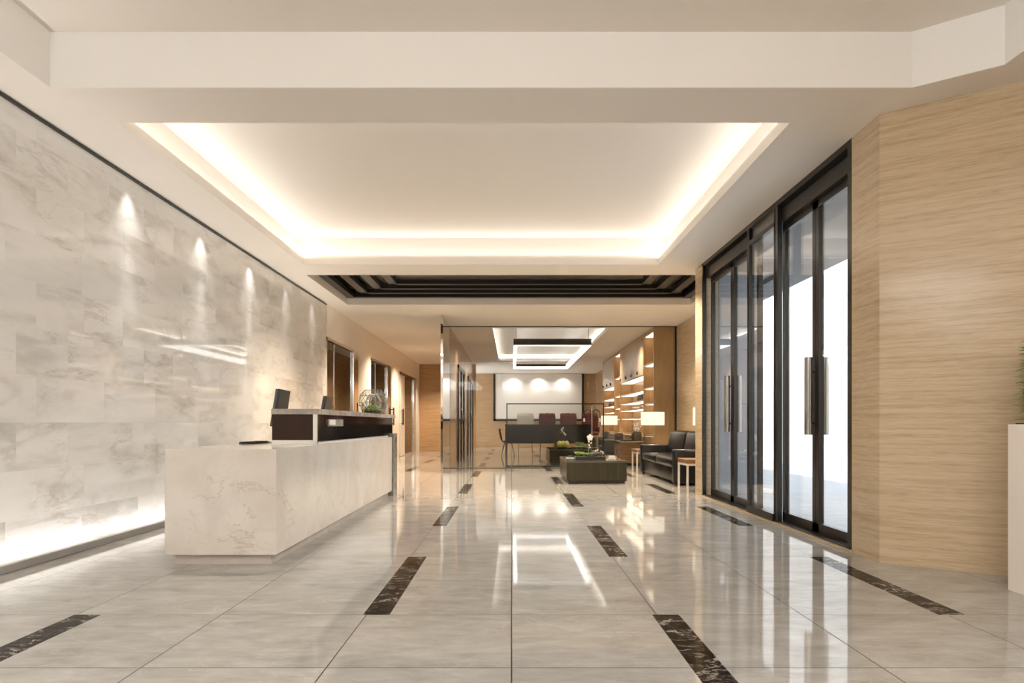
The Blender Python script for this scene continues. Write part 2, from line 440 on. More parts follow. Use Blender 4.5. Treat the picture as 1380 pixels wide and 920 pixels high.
# front tray: white upstand and raised soffit
g = G()
g.box(-3.38, -3.225, -4.2, 4.64, 3.401, 3.8).box(3.225, 3.38, -4.2, 4.35, 3.401, 3.8).box(-3.38, 2.81, 4.633, 4.73, 3.401, 3.8).box(-3.38, 3.38, -4.35, -4.195, 3.401, 3.8)
g.prism([(2.797, 4.633), (3.225, 4.335), (3.38, 4.335), (3.38, 4.73), (2.797, 4.73)], 3.401, 3.8)
struct(g, 'trim_5', 'ceilw', 'white upstand of the front ceiling tray with a splayed right corner')
struct(G().box(-3.4, 3.4, -4.4, 4.76, 3.79, 3.86), 'ceiling_tray_front', 'ceil', 'raised cream ceiling of the tray nearest the entrance')
# cove tray with its setback
g = G()
a, b, c, d = T2[0]-.15, T2[1]+.15, T2[2]-.15, T2[3]+.15
g.box(a-.04, a, c, d, 3.49, 3.86).box(b, b+.04, c, d, 3.49, 3.86).box(a-.04, b+.04, c-.04, c, 3.49, 3.86).box(a-.04, b+.04, d, d+.04, 3.49, 3.86)
g.box(a-.04, b+.04, c-.04, d+.04, 3.83, 3.88)
struct(g, 'ceiling_tray_cove', 'ceil', 'raised ceiling tray lit by hidden cove light along its rim')
# dark slatted recess
g = G()
a, b, c, d = T3
g.box(a-.04, a, c-.04, d+.04, 3.49, 3.56).box(b, b+.04, c-.04, d+.04, 3.49, 3.56).box(a, b, c-.04, c, 3.49, 3.56).box(a, b, d, d+.04, 3.49, 3.56)
struct(g, 'trim_1', 'ceil', 'cream upstand round the dark ceiling grille')
gr = thing('ceiling_grille', 'dark brown ceiling grille of nested rectangular frames in the recess above the lobby', 'ceiling grille', ((a+b)/2, (c+d)/2, 3.53))
ox, oy = (a+b)/2, (c+d)/2
G().box(a-ox, b-ox, c-oy, d-oy, .17, .19).build('back_panel', 'grille_in', gr)
for i, ins in enumerate((0, .26, .52, .78)):
    w = .12
    x0, x1, y0, y1 = a-ox+ins*1.25, b-ox-ins*1.25, c-oy+ins, d-oy-ins
    g = G()
    zz = .0+.03*i
    g.box(x0, x1, y0, y0+w, zz, zz+.08).box(x0, x1, y1-w, y1, zz, zz+.08).box(x0, x0+w*1.25, y0, y1, zz, zz+.08).box(x1-w*1.25, x1, y0, y1, zz, zz+.08)
    g.build('slat_frame', 'grille', gr)
for x in (-1.9, .03, 1.95):  # added glowing discs standing in for glows mirrored in the dark panel
    dl = G().lathe([(.05, 0), (.075, 0), (.075, .03), (.05, .03)], (x-ox, 12.3-oy, .14), 16).build('glow_ring', 'grille', gr)
    G().lathe([(.001, 0), (.05, 0), (.05, .01), (.001, .01)], (x-ox, 12.3-oy, .155), 12).build('glow_disc', 'led', dl)
# lounge tray
g = G()
a, b, c, d = T4
g.box(a-.16, a-.12, c-.16, d+.16, 3.49, 3.66).box(b+.12, b+.16, c-.16, d+.16, 3.49, 3.66).box(a-.16, b+.16, c-.16, c-.12, 3.49, 3.66).box(a-.16, b+.16, d+.12, d+.16, 3.49, 3.66)
g.box(a-.16, b+.16, c-.16, d+.16, 3.62, 3.68)
struct(g, 'ceiling_tray_lounge', 'ceilw', 'long raised ceiling tray over the lounge rimmed with white light')
ls = G()
ls.box(a-.012, a-.001, c, d, 3.43, 3.53).box(b+.001, b+.012, c, d, 3.43, 3.53).box(a, b, d+.001, d+.012, 3.43, 3.53)
lso = ls.build('led_strip', 'led', bpy.data.objects['ceiling_tray_lounge'], label='white light strip round the lounge tray')
# unseen slab added over everything (keeps daylight out of the ceiling void)
struct(G().box(-4.2, 4.25, -4.7, 31.4, 3.98, 4.1), 'roof', 'plaster', 'unseen flat slab added to block daylight')

# ------------------------------------------------------------------ walls
struct(G().box(XL-.15, XL, -4.6, 12.93, 0, 3.98), 'wall_left', 'marble', 'glossy pale grey veined marble wall behind the reception desk')
struct(G().box(XL, XL+.014, -4.2, 12.93, 3.368, 3.392), 'trim_2', 'black', 'thin black shadow line along the top of the marble wall')
bb = struct(G().box(XL, XL+.012, -4.2, 12.93, 0, .05).box(XL+.045, XL+.06, -4.2, 12.93, .003, .06).box(XL, XL+.046, -4.2, 12.93, .001, .02), 'baseboard_left', 'grey_metal', 'dark grey metal light channel along the foot of the marble wall')
G().box(XL+.014, XL+.043, -4.2, 12.93, .021, .028).build('led_strip', 'led', bb, label='white floor wash light strip')
# far part of the left wall with glazed doors
struct(G().box(XL-.15, XL, 12.93, 26.0, 2.76, 3.98).box(XL-.15, XL, 15.55, 17.0, 0, 2.76).box(XL-.15, XL, 19.9, 21.35, 0, 2.76).box(XL-.15, XL, 25.3, 26.0, 0, 2.76), 'wall_left_far', 'white_wall', 'cream wall between the glazed doors along the corridor')
struct(G().box(XL-1.3, XL-1.25, 12.5, 26.2, 0, 3.4).box(XL-1.3, XL-.1, 12.5, 12.8, 0, 3.4).box(XL-1.3, XL-.1, 26, 26.2, 0, 3.4).box(XL-1.3, XL-.15, 12.5, 26.2, 3.3, 3.4).box(XL-1.3, XL-.15, 12.5, 26.2, -.1, 0), 'wall_left_rooms', 'cream_behind', 'warm plaster wall of the rooms behind the glazed doors')
n_door = 1
for (y0, y1, ym) in ((12.95, 15.1, 13.55), (17.0, 19.2, 17.65), (21.35, 24.4, 22.35)):
    t = thing('door_%d' % n_door, 'tall smoked glass corridor door in a steel frame, %s from the reception desk' % ('first', 'second', 'third')[n_door-1], 'door', (XL, y0, 0), kind='structure')
    ln = y1-y0
    fr = G().box(-.05, .008, 0, ln, 2.70, 2.76).box(-.05, .008, 0, .03, 0, 2.76).box(-.05, -.01, ym-y0-.012, ym-y0+.012, 0, 2.70).box(-.05, .008, ln-.03, ln, 0, 2.76).box(-.05, .012, 0, ln, 0, .06)
    fr.build('frame', 'steel', t)
    G().box(-.032, -.02, .04, ym-y0-.02, .06, 2.68).box(-.032, -.02, ym-y0+.02, ln-.04, .06, 2.68).build('glazing', 'glass_dark', t)
    G().box(-.05, .02, ln, ln+.45, 0, 2.76).build('steel_jamb', 'mirror', t, label='polished steel jamb')
    h = G()
    yy = ln+.58 if n_door < 3 else .18
    for q in (yy, yy+.14):
        h.box(.07, .09, q, q+.022, 1.02, 1.55)
    h.box(.07, .09, yy, yy+.162, 1.528, 1.55).box(.07, .09, yy, yy+.162, 1.02, 1.042).box(-.03, .08, yy, yy+.02, 1.06, 1.08).box(-.03, .08, yy, yy+.02, 1.48, 1.50)
    h.build('handle', 'black', t, label='black rectangular pull handle')
    n_door += 1
# pale leaf of the third door
G().box(-.03, .03, .06, .9, .02, 2.66).build('leaf', 'white_wall', bpy.data.objects['door_3'], label='cream painted leaf')
struct(G().box(-3.76, -1.4, 26.0, 26.15, 0, 3.98), 'wall_corridor_end', 'trav_warm', 'honey travertine wall closing the corridor')

# right: travertine walls
struct(G().prism([(2.79, 5.44), (2.79, 5.03), (3.61, 4.46), (3.61, -4.6), (3.8, -4.6), (3.8, 4.6), (3.02, 5.13), (3.02, 5.44)], 0, 3.98), 'wall_right', 'trav', 'tan travertine wall with a splayed corner beside the glass doors')
struct(G().prism([(2.79, 9.72), (3.02, 9.72), (3.66, 10.0), (4.08, 11.2), (4.08, 15.95), (3.95, 15.95), (3.95, 11.25), (3.56, 10.12), (2.79, 10.07)], 0, 3.98), 'wall_right_far', 'trav', 'tan travertine pier and wall beyond the glass doors')
struct(G().box(2.79, 3.02, 5.44, 9.72, CZ, 3.98), 'wall_right_header', 'ceil', 'wall above the glass doors')
struct(G().box(3.90, 4.08, 15.95, 31.0, 0, 3.98), 'wall_right_lounge', 'trav_warm', 'travertine wall behind the display shelving')
struct(G().box(-3.8, 4.1, 30.8, 31.0, 0, 3.98), 'wall_back', 'trav_warm', 'honey travertine end wall of the lounge')
# partition between corridor and lounge, with polished steel portal lining
pw = struct(G().box(-1.55, -1.49, 15.9, 25.4, 0, 3.5), 'wall_lounge_left', 'trav_warm', 'travertine partition wall on the lounge side')
struct(G().box(-1.53, -1.478, 14.3, 15.9, 0, CZ), 'trim_3', 'mirror', 'polished steel lining of the lounge portal')
for i, (y0, y1) in enumerate(((18.3, 20.6), (22.4, 25.3))):
    t = thing('door_%d' % n_door, 'tall dark framed glass door in the lounge side wall, %s' % ('nearer the portal', 'nearer the back wall')[i], 'door', (-1.49, y0, 0), kind='structure'); n_door += 1
    ln = y1-y0
    G().box(0, .04, 0, .16, 0, 2.7).box(0, .04, ln-.16, ln, 0, 2.7).box(0, .04, 0, ln, 2.58, 2.7).box(0, .04, ln/2-.05, ln/2+.05, 0, 2.6).build('frame', 'frame', t)
    G().box(.005, .015, .16, ln-.16, 0, 2.58).build('glazing', 'glass_tint', t)
    pts = [(.04, .30, 1.0), (.10, .30, 1.05), (.13, .30, 1.25), (.10, .30, 1.45), (.04, .30, 1.5)]
    G().tube(pts, .012).build('handle', 'steel', t)
# portal glazing
t = thing('window_1', 'full height clear glass screen across the lounge portal in a thin dark frame', 'window', (0, 15.9, 0), kind='structure')
G().box(-1.49, 3.95, -.02, .02, CZ-.02, CZ).box(-1.49, 3.95, -.02, .02, 0, .012).box(3.91, 3.95, -.02, .02, 0, CZ).box(-1.49, -1.475, -.02, .02, 0, CZ).build('frame', 'frame', t)
G().box(-1.47, 3.91, -.006, .006, .012, CZ-.02).build('glazing', 'glass', t)
# behind the camera: plain wall, then unseen lamps added to light the front
struct(G().box(-3.8, 3.8, -4.6, -4.45, 0, 3.98), 'wall_entrance', 'ceil', 'cream wall behind the viewer')
M['fill_led'] = emis('added_fill_glow', (1, .98, .955), 6.2)
cl0 = None
for (x, y, lab) in ((-2, -2.6, 'rear left'), (0, -2.6, 'rear middle'), (2, -2.6, 'rear right'), (-2, .7, 'front left'), (0, .7, 'front middle'), (2, .7, 'front right')):
    lb = 'added opal fill light out of view over the viewer, %s of six' % lab
    if cl0 is None:
        cl0 = thing('fill_light', lb, 'added light', (x, y, 3.79), 0, 'added fill lights out of view over the viewer')
        G().box(-.45, .45, -.45, .45, -.95, -.77, .02, 2).build('diffuser', 'fill_led', cl0)
        for q in (-.3, .3): G().cyl((q, 0, -.775), (q, 0, 0), .006, n=6).build('suspension_rod', 'white_metal', cl0)
    else: dup(cl0, (x, y, 3.79), None, lb)

# ------------------------------------------------------------------ glass entrance doors (right)
t = thing('trim_4', 'dark bronze surround of the right hand glass doors', None, (2.79, 5.44, 0), kind='structure')
G().box(0, .22, 0, .07, 0, CZ).box(0, .05, 4.23, 4.28, 0, CZ).box(0, .22, .07, 4.21, 3.345, CZ).box(0, .22, .07, 4.21, 0, .03).build('frame', 'frame', t)
G().box(.05, .22, .07, 4.21, 3.17, 3.315).build('header_rail', 'frame', t)
G().box(.09, .10, .07, 4.21, 3.315, 3.345).build('transom_glass', 'glass_door', t)
G().box(0, .05, 1.52, 1.58, 0, 3.345).build('post', 'frame', t)
G().box(0, .04, 2.37, 2.42, 0, 3.345).build('post', 'frame', t)
G().box(-.03, 0, -.0, 4.28, .0, .02).build('sill', 'trav', t, label='tan stone threshold')
def pull(parent, y):
    for x in (-.078, .078):
        h = G().cyl((x, y, .95), (x, y, 1.69), .036, n=20)
        h.cyl((0, y, 1.06), (x, y, 1.06), .012, n=8).cyl((0, y, 1.55), (x, y, 1.55), .012, n=8)
        h.build('handle', 'dark_steel', parent, smooth=True, label='long steel pull bar')
def glass_leaf(name, label, y0, y1, hy, x=2.92):
    global n_door
    tt = thing(name, label, 'door', (x, y0, 0), kind='structure')
    ln = y1-y0
    G().box(-.025, .025, 0, .06, .03, 3.17).box(-.025, .025, ln-.06, ln, .03, 3.17).box(-.025, .025, 0, ln, 3.10, 3.17).box(-.025, .025, 0, ln, .03, .115).build('frame', 'frame', tt)
    G().box(-.006, .006, .06, ln-.06, .115, 3.10).build('glazing', 'glass_door', tt)
    if hy is not None:
        pull(tt, hy-y0)
    return tt
glass_leaf('door_6', 'tall clear glass door next to the splayed travertine wall', 5.52, 6.315, None)
glass_leaf('door_7', 'tall clear glass door with long steel pull bars, left of the middle fixed pane post', 6.325, 7.09, 6.35)
glass_leaf('door_8', 'tall clear glass door just beyond the middle fixed pane', 7.77, 8.70, None)
glass_leaf('door_9', 'tall clear glass door with long steel pull bars, next to the far travertine pier', 8.71, 9.64, 8.75)
t = thing('window_3', 'fixed glass pane in the middle of the glass doors', 'window', (2.81, 7.04, 0), kind='structure')
G().box(-.02, .04, 0, .025, .02, 3.345).box(-.02, .04, .75, .78, .02, 3.345).box(-.04, .04, 0, .78, .0, .10).box(-.02, .04, 0, .78, 3.15, 3.2).build('frame', 'frame', t)
G().box(.0, .012, .025, .75, .1, 3.15).box(.0, .012, .025, .75, 3.2, 3.345).build('glazing', 'glass_door', t)

# ------------------------------------------------------------------ outside
struct(G().box(2.92, 7.3, 5.1, 10.1, -.2, -.004).box(4.1, 7.3, 10.1, 31, -.2, -.004).box(3.82, 7.3, -6, 5.1, -.2, -.004).box(3.3, 4.1, 9.7, 10.1, -.2, -.005), 'ground_outside', 'ground', 'pale stone paving outside the glass doors')
struct(G().box(3.03, 4.62, 5.5, 9.9, 3.32, 3.5).box(4.1, 4.62, 9.9, 30, 3.32, 3.5), 'canopy', 'canopy', 'grey canopy over the outdoor walkway')
struct(G().prism([(3.02, 9.74), (3.04, 9.72), (3.69, 9.985), (4.10, 11.2), (4.10, 15.9), (4.082, 15.9), (4.082, 11.21), (3.67, 10.0)], 0, 3.9), 'wall_outside_pier', 'outgrey', 'grey cladding on the outside of the far pier')
struct(G().box(7.2, 7.35, -6, 31, 0, 7.0), 'wall_outside', 'outwall', 'sunlit white wall across the outdoor walkway')

# ------------------------------------------------------------------ reception desk
dk = thing('reception_desk', 'long cream marble reception desk on a recessed stone plinth', 'reception desk', (-2.165, 7.31, 0))
G().box(-.415, .415, -2.38, 2.38, .077, .865, .004, 1).build('body', 'desk', dk)
G().box(-.36, .36, -2.33, 2.38, 0, .077).build('plinth', 'plinth', dk)
G().box(-.36, .44, 2.383, 2.68, 0, .915).build('end_panel', 'stone_end', dk, label='grey stone end panel')
# raised counter part
G().box(-.015, .36, -1.275, 2.66, .905, 1.14, .002, 1).build('riser', 'brown', dk, label='dark brown upper counter box')
G().box(.361, .375, -1.27, 2.66, .89, 1.14).build('glass_front', 'dark_gloss', dk, label='glossy black front of the upper counter')
G().box(-.02, .412, -1.285, 2.70, 1.14, 1.19, .003, 1).build('counter_top', 'stone_top', dk, label='grey stone counter slab')
G().box(-.02, .36, -1.28, 2.66, .866, .905).build('riser_base', 'white', dk, label='white base strip')
G().box(.362, .40, -1.286, -1.262, .866, 1.14).build('corner_post', 'steel', dk, label='steel corner edge')
pl = G().box(.376, .381, -.85, -.28, 1.03, 1.10).build('added_patch', 'stone_top', dk, label='added pale patch')  # made-up patch, put in for a pale spot on the glossy front
G().box(.3812, .392, -.84, -.62, 1.045, 1.095, .004).build('patch_spot', 'white_metal', pl)

# monitors
def monitor(loc, label):
    t = thing('computer_monitor', label, 'monitor', loc, math.radians(6), 'monitors on the reception desk')
    hd = G().box(-.028, -.004, -.225, .225, -.19, .19, .004).build('screen', 'screen', t)
    bz = G().box(-.050, -.026, -.222, .222, -.186, .186, .006).build('back_shell', 'bezel', t)
    for o in (hd, bz):
        o.location = (.0, 0, .34); o.rotation_euler = (0, math.radians(-9) * -1, 0)
    st = G().cyl((.02, 0, .02), (.0, 0, .34), .018, n=12).build('stand', 'bezel', t)
    G().box(-.10, .10, -.12, .12, 0, .014, .005).build('base', 'bezel', t)
    return t
m1 = monitor((-2.30, 6.68, .866), 'black computer monitor at the near end of the reception counter')
m2 = dup(m1, (-2.30, 8.30, .866), None, 'black computer monitor at the far half of the reception counter')
def keyboard(loc, label):
    t = thing('keyboard', label, 'keyboard', loc)
    G().box(-.07, .07, -.21, .21, 0, .014, .004).build('case', 'black', t)
    g = G()
    for i in range(4):
        for j in range(13): g.box(-.058+i*.03, -.034+i*.03, -.196+j*.030, -.170+j*.030, .014, .02)
    g.build('keys', 'bezel', t)
    return t
k1 = keyboard((-2.50, 6.46, .866), 'black keyboard on the white desk top below the near monitor')
k2 = dup(k1, (-2.50, 8.3, .866), None, 'black keyboard on the desk top below the far monitor')

# terrarium
t = thing('glass_terrarium', 'faceted glass globe terrarium with moss and pebbles on the reception counter', 'terrarium', (-1.94, 9.30, 1.196))
prof = [(.10, 0), (.165, .06), (.20, .16), (.185, .255), (.12, .335)]
gl = G()
rings = [[gl.bm.verts.new((r*math.cos(2*PI*(k+.5*(i % 2))/8), r*math.sin(2*PI*(k+.5*(i % 2))/8), z)) for k in range(8)] for i, (r, z) in enumerate(prof)]
edges = []
for i in range(len(rings)-1):
    A, B = rings[i], rings[i+1]
    for k in range(8):
        if i % 2 == 0:
            gl.bm.faces.new((A[k], A[(k+1) % 8], B[k])); gl.bm.faces.new((A[(k+1) % 8], B[(k+1) % 8], B[k]))
        else:
            gl.bm.faces.new((A[k], B[(k+1) % 8], B[k])); gl.bm.faces.new((A[k], A[(k+1) % 8], B[(k+1) % 8]))
gl.bm.faces.new(rings[0][::-1])
segs = [(e.verts[0].co.copy(), e.verts[1].co.copy()) for e in gl.bm.edges]
gl.build('glass_globe', 'glass_facet', t)
g = G()
for p, q in segs: g.cyl(p, q, .0028, n=5)
g.build('edge_wires', 'bezel', t)
g = G()
for i in range(26):
    a_ = random.random()*2*PI; r_ = .11*math.sqrt(random.random())
    g.ball((r_*math.cos(a_), r_*math.sin(a_), .055+random.random()*.07*(1-r_/.12)), .028+random.random()*.02, 2, (1, 1, .8), .5)
g.build('moss', 'moss', t, smooth=True)
g = G().lathe([(.09, .004), (.13, .03), (.13, .04), (.02, .05)], n=16); g.build('soil', 'soil', t)
g = G()
for i in range(14):
    a_ = random.random()*2*PI; g.ball((.11*math.cos(a_), .11*math.sin(a_), .055), .018, 1, (1.2, 1, .7), .4)
g.build('pebbles', 'pebble', t, smooth=True)['kind'] = 'stuff'
g = G()
for a_ in (.6, 2.2, 3.9):
    g.tube([(.09*math.cos(a_), .09*math.sin(a_), .05), (.11*math.cos(a_), .11*math.sin(a_), .18), (.05*math.cos(a_), .05*math.sin(a_), .27), (-.03*math.cos(a_), -.03*math.sin(a_), .25)], .018, 6)
g.build('driftwood', 'pebble', t, smooth=True)

# ------------------------------------------------------------------ planter on the right edge
t = thing('potted_plant', 'bushy green plant in a tall pale planter against the travertine wall', 'plant', (3.375, 3.86, 0))
G().prism([(-.225, -.35), (.225, -.35), (.225, .35), (-.225, .35)], 0, 1.05).build('planter', 'offwhite', t, label='tall cream box planter')
G().box(-.2, .2, -.32, .32, 1.05, 1.058).build('soil', 'soil', t)
g = G()
for s_ in range(3600):
    ax = random.choice('xxyyz'); sg = random.choice((-1, 1)); q = random.uniform(.7, 1)
    c = Vector((random.uniform(-.16, .16), random.uniform(-.31, .31), random.uniform(1.07, 1.56)))
    if ax == 'x': c.x = sg*.165*q; d = Vector((sg, 0, .4))
    elif ax == 'y': c.y = sg*.315*q; d = Vector((0, sg, .4))
    else: c.z = 1.60-.12*random.random()-.35*abs(c.x); d = Vector((0, 0, 1))
    wob = noise.noise(c*6)*.05; c.x *= 1-abs(wob)*3
    d = d+Vector((random.uniform(-.7, .7), random.uniform(-.7, .7), random.uniform(-.5, .5)))
    ln = random.uniform(.045, .085); tip = c+d.normalized()*ln
    if abs(tip.x) > .215: continue
    g.leaf(c, d, (0, 0, 1), ln, .018, .3)
g.build('foliage', 'leaf', t, label='small green leaves')
g = G()
for s_ in range(20):
    bx, by = random.uniform(-.1, .1), random.uniform(-.2, .2)
    g.cyl((bx, by, 1.05), (bx*1.2, by*1.2, 1.40), .004, .002, 5)
g.build('stem', 'brown_wood', t)

# ------------------------------------------------------------------ coffee tables
def coffee_table(loc, label):
    t = thing('coffee_table', label, 'coffee table', loc, 0, 'olive box coffee tables')
    G().box(-.53, .53, 0, 1.6, .05, .37, .003, 1).build('body', 'olive', t)
    G().box(-.535, .535, -.005, 1.605, .37, .41, .003, 1).build('top', 'olive_top', t)
    G().box(-.5, .5, .03, 1.57, 0, .05).build('plinth', 'black', t)
    return t
ct1 = coffee_table((1.5, 11.68, 0), 'dark olive box coffee table in front of the black leather sofa')
ct2 = dup(ct1, (1.5, 17.0, 0), None, 'dark olive box coffee table behind the glass screen')

# succulent tray on the near table
t = thing('succulent_tray', 'black tray of green and silver succulents with a white orchid on the near coffee table', 'plant tray', (1.42, 12.05, .41))
G().box(-.27, .27, -.14, .14, 0, .055, .004).build('tray', 'black', t)
g = G()
for (x, y, r) in ((-.2, .02, .13), (-.10, -.04, .11), (-.02, .05, .10), (.03, -.06, .09)): g.rosette((x, y, .06), r, 30, .8)
g.build('green_rosettes', 'leaf_light', t, label='lime green succulent leaves')
g = G()
for (x, y, r) in ((.10, .0, .12), (.19, -.05, .10), (.20, .06, .10), (.06, -.09, .08), (.13, .08, .1), (-.02, -.1, .07)): g.rosette((x, y, .06), r, 30, .9)
g.build('silver_rosettes', 'leaf_grey', t, label='silver grey succulent leaves')
G().tube([(-.02, 0, .05), (-.02, 0, .2), (-.01, -.01, .32), (0, -.02, .39)], .007, 6).build('flower_stem', 'leaf_grey', t)
g = G()
for k in range(5):
    a_ = 2*PI*k/5+.3
    g.ball((.035*math.cos(a_), -.03, .40+.035*math.sin(a_)), .026, 2, (1, .35, 1))
g.ball((0, -.045, .40), .014, 2)
for (x, z) in ((-.02, .33), (.02, .30), (-.012, .26), (.0, .22)): g.ball((x, -.02, z), .018, 1)
for (x, y, z) in ((.10, -.06, .16), (.2, -.04, .15), (.15, .05, .17), (.24, .02, .13)): g.ball((x, y, z), .016, 1)
g.build('blossom', 'petal', t, smooth=True, label='white blossoms')
t = thing('cup', 'white porcelain cup beside the succulent tray', 'cup', (1.81, 12.02, .41))
G().lathe([(.035, 0), (.055, .03), (.062, .07), (.057, .07), (.05, .03), (.02, .01)], n=20).build('bowl', 'white', t, smooth=True)
G().lathe([(.03, -.0), (.085, .008), (.083, .012), (.03, .004)], n=20).build('saucer', 'white', t, smooth=True)
G().tube([(.055, 0, .06), (.085, 0, .055), (.085, 0, .03), (.05, 0, .025)], .006, 6).build('handle', 'white', t, smooth=True)
t = thing('glass_tumbler', 'small clear glass tumbler at the left end of the near coffee table', 'glass', (1.06, 12.0, .41))
G().lathe([(.03, 0), (.037, .08), (.033, .08), (.027, .006)], n=18).build('tumbler', 'glass_facet', t, smooth=True)
t = thing('plate', 'small white plate left of the succulent tray', 'plate', (1.09, 12.3, .41))
G().lathe([(.04, 0), (.09, .012), (.088, .016), (.03, .005)], n=20).build('dish', 'white', t, smooth=True)
# things on the second table
t = thing('fruit_bowl', 'dark shallow tray of yellow green pears on the far coffee table', 'fruit bowl', (1.36, 17.55, .41))
G().lathe([(.08, 0), (.20, .03), (.196, .036), (.07, .008)], n=24).build('bowl', 'black', t, smooth=True)
for i, (x, y) in enumerate(((-.1, -.04), (.09, -.05), (0, .09))):
    f = tag(G().lathe([(.004, -.02), (.05, -.01), (.078, .05), (.07, .10), (.04, .145), (.012, .16), (.003, .16)], n=16).build('pear', 'fruit', None, smooth=True, loc=(1.36+x, 17.55+y, .456)),
        ('yellow green pear at the left of the dark fruit tray', 'yellow green pear at the right of the dark fruit tray', 'yellow green pear at the back of the dark fruit tray')[i], 'pear', 'pears on the far coffee table')
    G().cyl((0, 0, .158), (.008, 0, .185), .004, n=6).build('stem', 'brown_wood', f)
t = thing('cylinder_vase', 'smoky glass cylinder vase with a white blossom sprig on the far coffee table', 'vase', (1.30, 18.1, .41))
G().lathe([(.12, 0), (.13, .02), (.13, .44), (.122, .44), (.12, .02), (.02, .01)], n=24).build('vase_body', 'glass_tint', t, smooth=True)
G().tube([(0, 0, .02), (.04, -.02, .3), (.08, -.05, .52)], .006, 6).build('sprig', 'leaf_grey', t)
g = G()
for (x, z) in ((.06, .5), (.1, .54), (.08, .46), (.12, .40), (.16, .36), (.05, .41)): g.ball((x, -.06, z), .028, 1, (1, .6, 1))
g.build('blossom', 'petal', t, smooth=True)
t = thing('lettuce_planter', 'low bowl of green and pink leaves at the right of the far coffee table', 'plant bowl', (1.78, 17.35, .41))
G().lathe([(.06, 0), (.14, .06), (.135, .065), (.05, .01)], n=20).build('bowl', 'pebble', t, smooth=True)
G().rosette((0, 0, .05), .19, 34, .8).rosette((.09, -.03, .05), .12, 24, .8).build('leaves', 'leaf_light', t)

# ------------------------------------------------------------------ sofa
def sofa(loc, rot, label, half=1.5, mt='leather', name='leather_sofa', grp=None):
    t = thing(name, label, 'sofa', loc, rot, grp)
    n_c = 2 if half > 1 else 1
    aw = .18
    G().box(.03, .93, -half+aw-.02, half-aw+.02, .06, .30, .02).build('base', mt, t, smooth=True)
    for s_ in (-1, 1):
        y0, y1 = sorted((s_*half, s_*(half-aw)))
        G().box(0, .94, y0, y1, .04, .62, .03, 3).build('arm', mt, t, smooth=True)
    G().box(.74, .95, -half+aw, half-aw, .10, .76, .04, 3).build('back_frame', mt, t, smooth=True)
    w = (2*half-2*aw)/n_c
    for k in range(n_c):
        y0 = -half+aw+k*w+.006
        g = G().box(.0, .72, y0, y0+w-.012, .30, .46, .05, 4)
        for v in g.bm.verts:
            if v.co.z > .4:
                u = (v.co.y-y0)/(w-.012); q = (v.co.x)/.72
                v.co.z += .05*max(0, math.sin(PI*u))*max(0, math.sin(PI*q))
        g.build('seat_cushion', mt, t, smooth=True)
        g = G().box(.52, .76, y0, y0+w-.012, .44, .92, .07, 4)
        for v in g.bm.verts:
            u = (v.co.y-y0)/(w-.012)
            if v.co.x < .6: v.co.x -= .03*max(0, math.sin(PI*u))
            v.co.x += (v.co.z-.44)*.18
        g.build('back_cushion', mt, t, smooth=True)
    for y in (-half+.08, half-.08):
        for x in (.06, .88): G().cyl((x, y, 0), (x, y, .05), .025, n=10).build('foot', 'black', t)
    return t
sofa((2.76, 12.77, 0), 0, 'long black leather sofa against the right travertine wall')

def side_table(loc, label):
    t = thing('side_table', label, 'side table', loc, 0, 'brown side tables with pale legs')
    g = G().prism([(-.30, -.30), (.22, -.30), (.28, -.28), (.30, -.22), (.30, .22), (.28, .28), (.22, .30), (-.22, .30), (-.28, .28), (-.30, .22)], .44, .50)
    g.build('top', 'brown_wood', t)
    for x in (-.27, .27):
        for y in (-.27, .27): G().box(x-.014, x+.014, y-.014, y+.014, 0, .44).build('leg', 'white_metal', t)
    G().box(-.256, .256, -.28, -.262, .405, .44).box(-.256, .256, .262, .28, .405, .44).box(-.28, -.262, -.256, .256, .405, .44).build('rail', 'white_metal', t)
    return t
st1 = side_table((3.0, 10.56, 0), 'brown topped side table with pale metal legs at the near end of the sofa')
st2 = dup(st1, (3.0, 14.70, 0), None, 'brown topped side table with pale metal legs at the far end of the sofa')
st3 = dup(st1, (3.08, 20.9, 0), None, 'brown topped side table with pale metal legs deep in the lounge')

def table_lamp(loc, label):
    t = thing('table_lamp', label, 'lamp', loc, 0, 'table lamps with drum shades and glass bases')
    G().lathe([(.10, 0), (.125, .02), (.09, .10), (.03, .23), (.012, .25)], n=4, rot=.4).build('base', 'glass_facet', t, label='clear glass pyramid base')
    G().cyl((0, 0, .005), (0, 0, .60), .007, n=8).build('stem', 'steel', t)
    g = G(); r = .255; n = 32
    for (ra, za, zb) in ((r, .53, .82),):
        A = [g.bm.verts.new((ra*math.cos(2*PI*k/n), ra*math.sin(2*PI*k/n), za)) for k in range(n)]
        B = [g.bm.verts.new((ra*math.cos(2*PI*k/n), ra*math.sin(2*PI*k/n), zb)) for k in range(n)]
        A2 = [g.bm.verts.new(((ra-.006)*math.cos(2*PI*k/n), (ra-.006)*math.sin(2*PI*k/n), za)) for k in range(n)]
        B2 = [g.bm.verts.new(((ra-.006)*math.cos(2*PI*k/n), (ra-.006)*math.sin(2*PI*k/n), zb)) for k in range(n)]
        for k in range(n):
            j = (k+1) % n
            g.bm.faces.new((A[k], A[j], B[j], B[k])); g.bm.faces.new((A2[k], B2[k], B2[j], A2[j]))
            g.bm.faces.new((A[k], A2[k], A2[j], A[j])); g.bm.faces.new((B[k], B[j], B2[j], B2[k]))
    g.build('lamp_shade', 'shade', t, smooth=True, label='glowing cream drum shade')
    return t
tl1 = table_lamp((3.16, 10.60, .50), 'lit drum shade lamp half hidden by the near travertine pier')
tl2 = dup(tl1, (3.13, 14.72, .50), None, 'lit drum shade lamp on the side table at the far end of the sofa')
tl3 = dup(tl1, (3.08, 20.9, .50), None, 'lit drum shade lamp deep in the lounge seen through the glass')

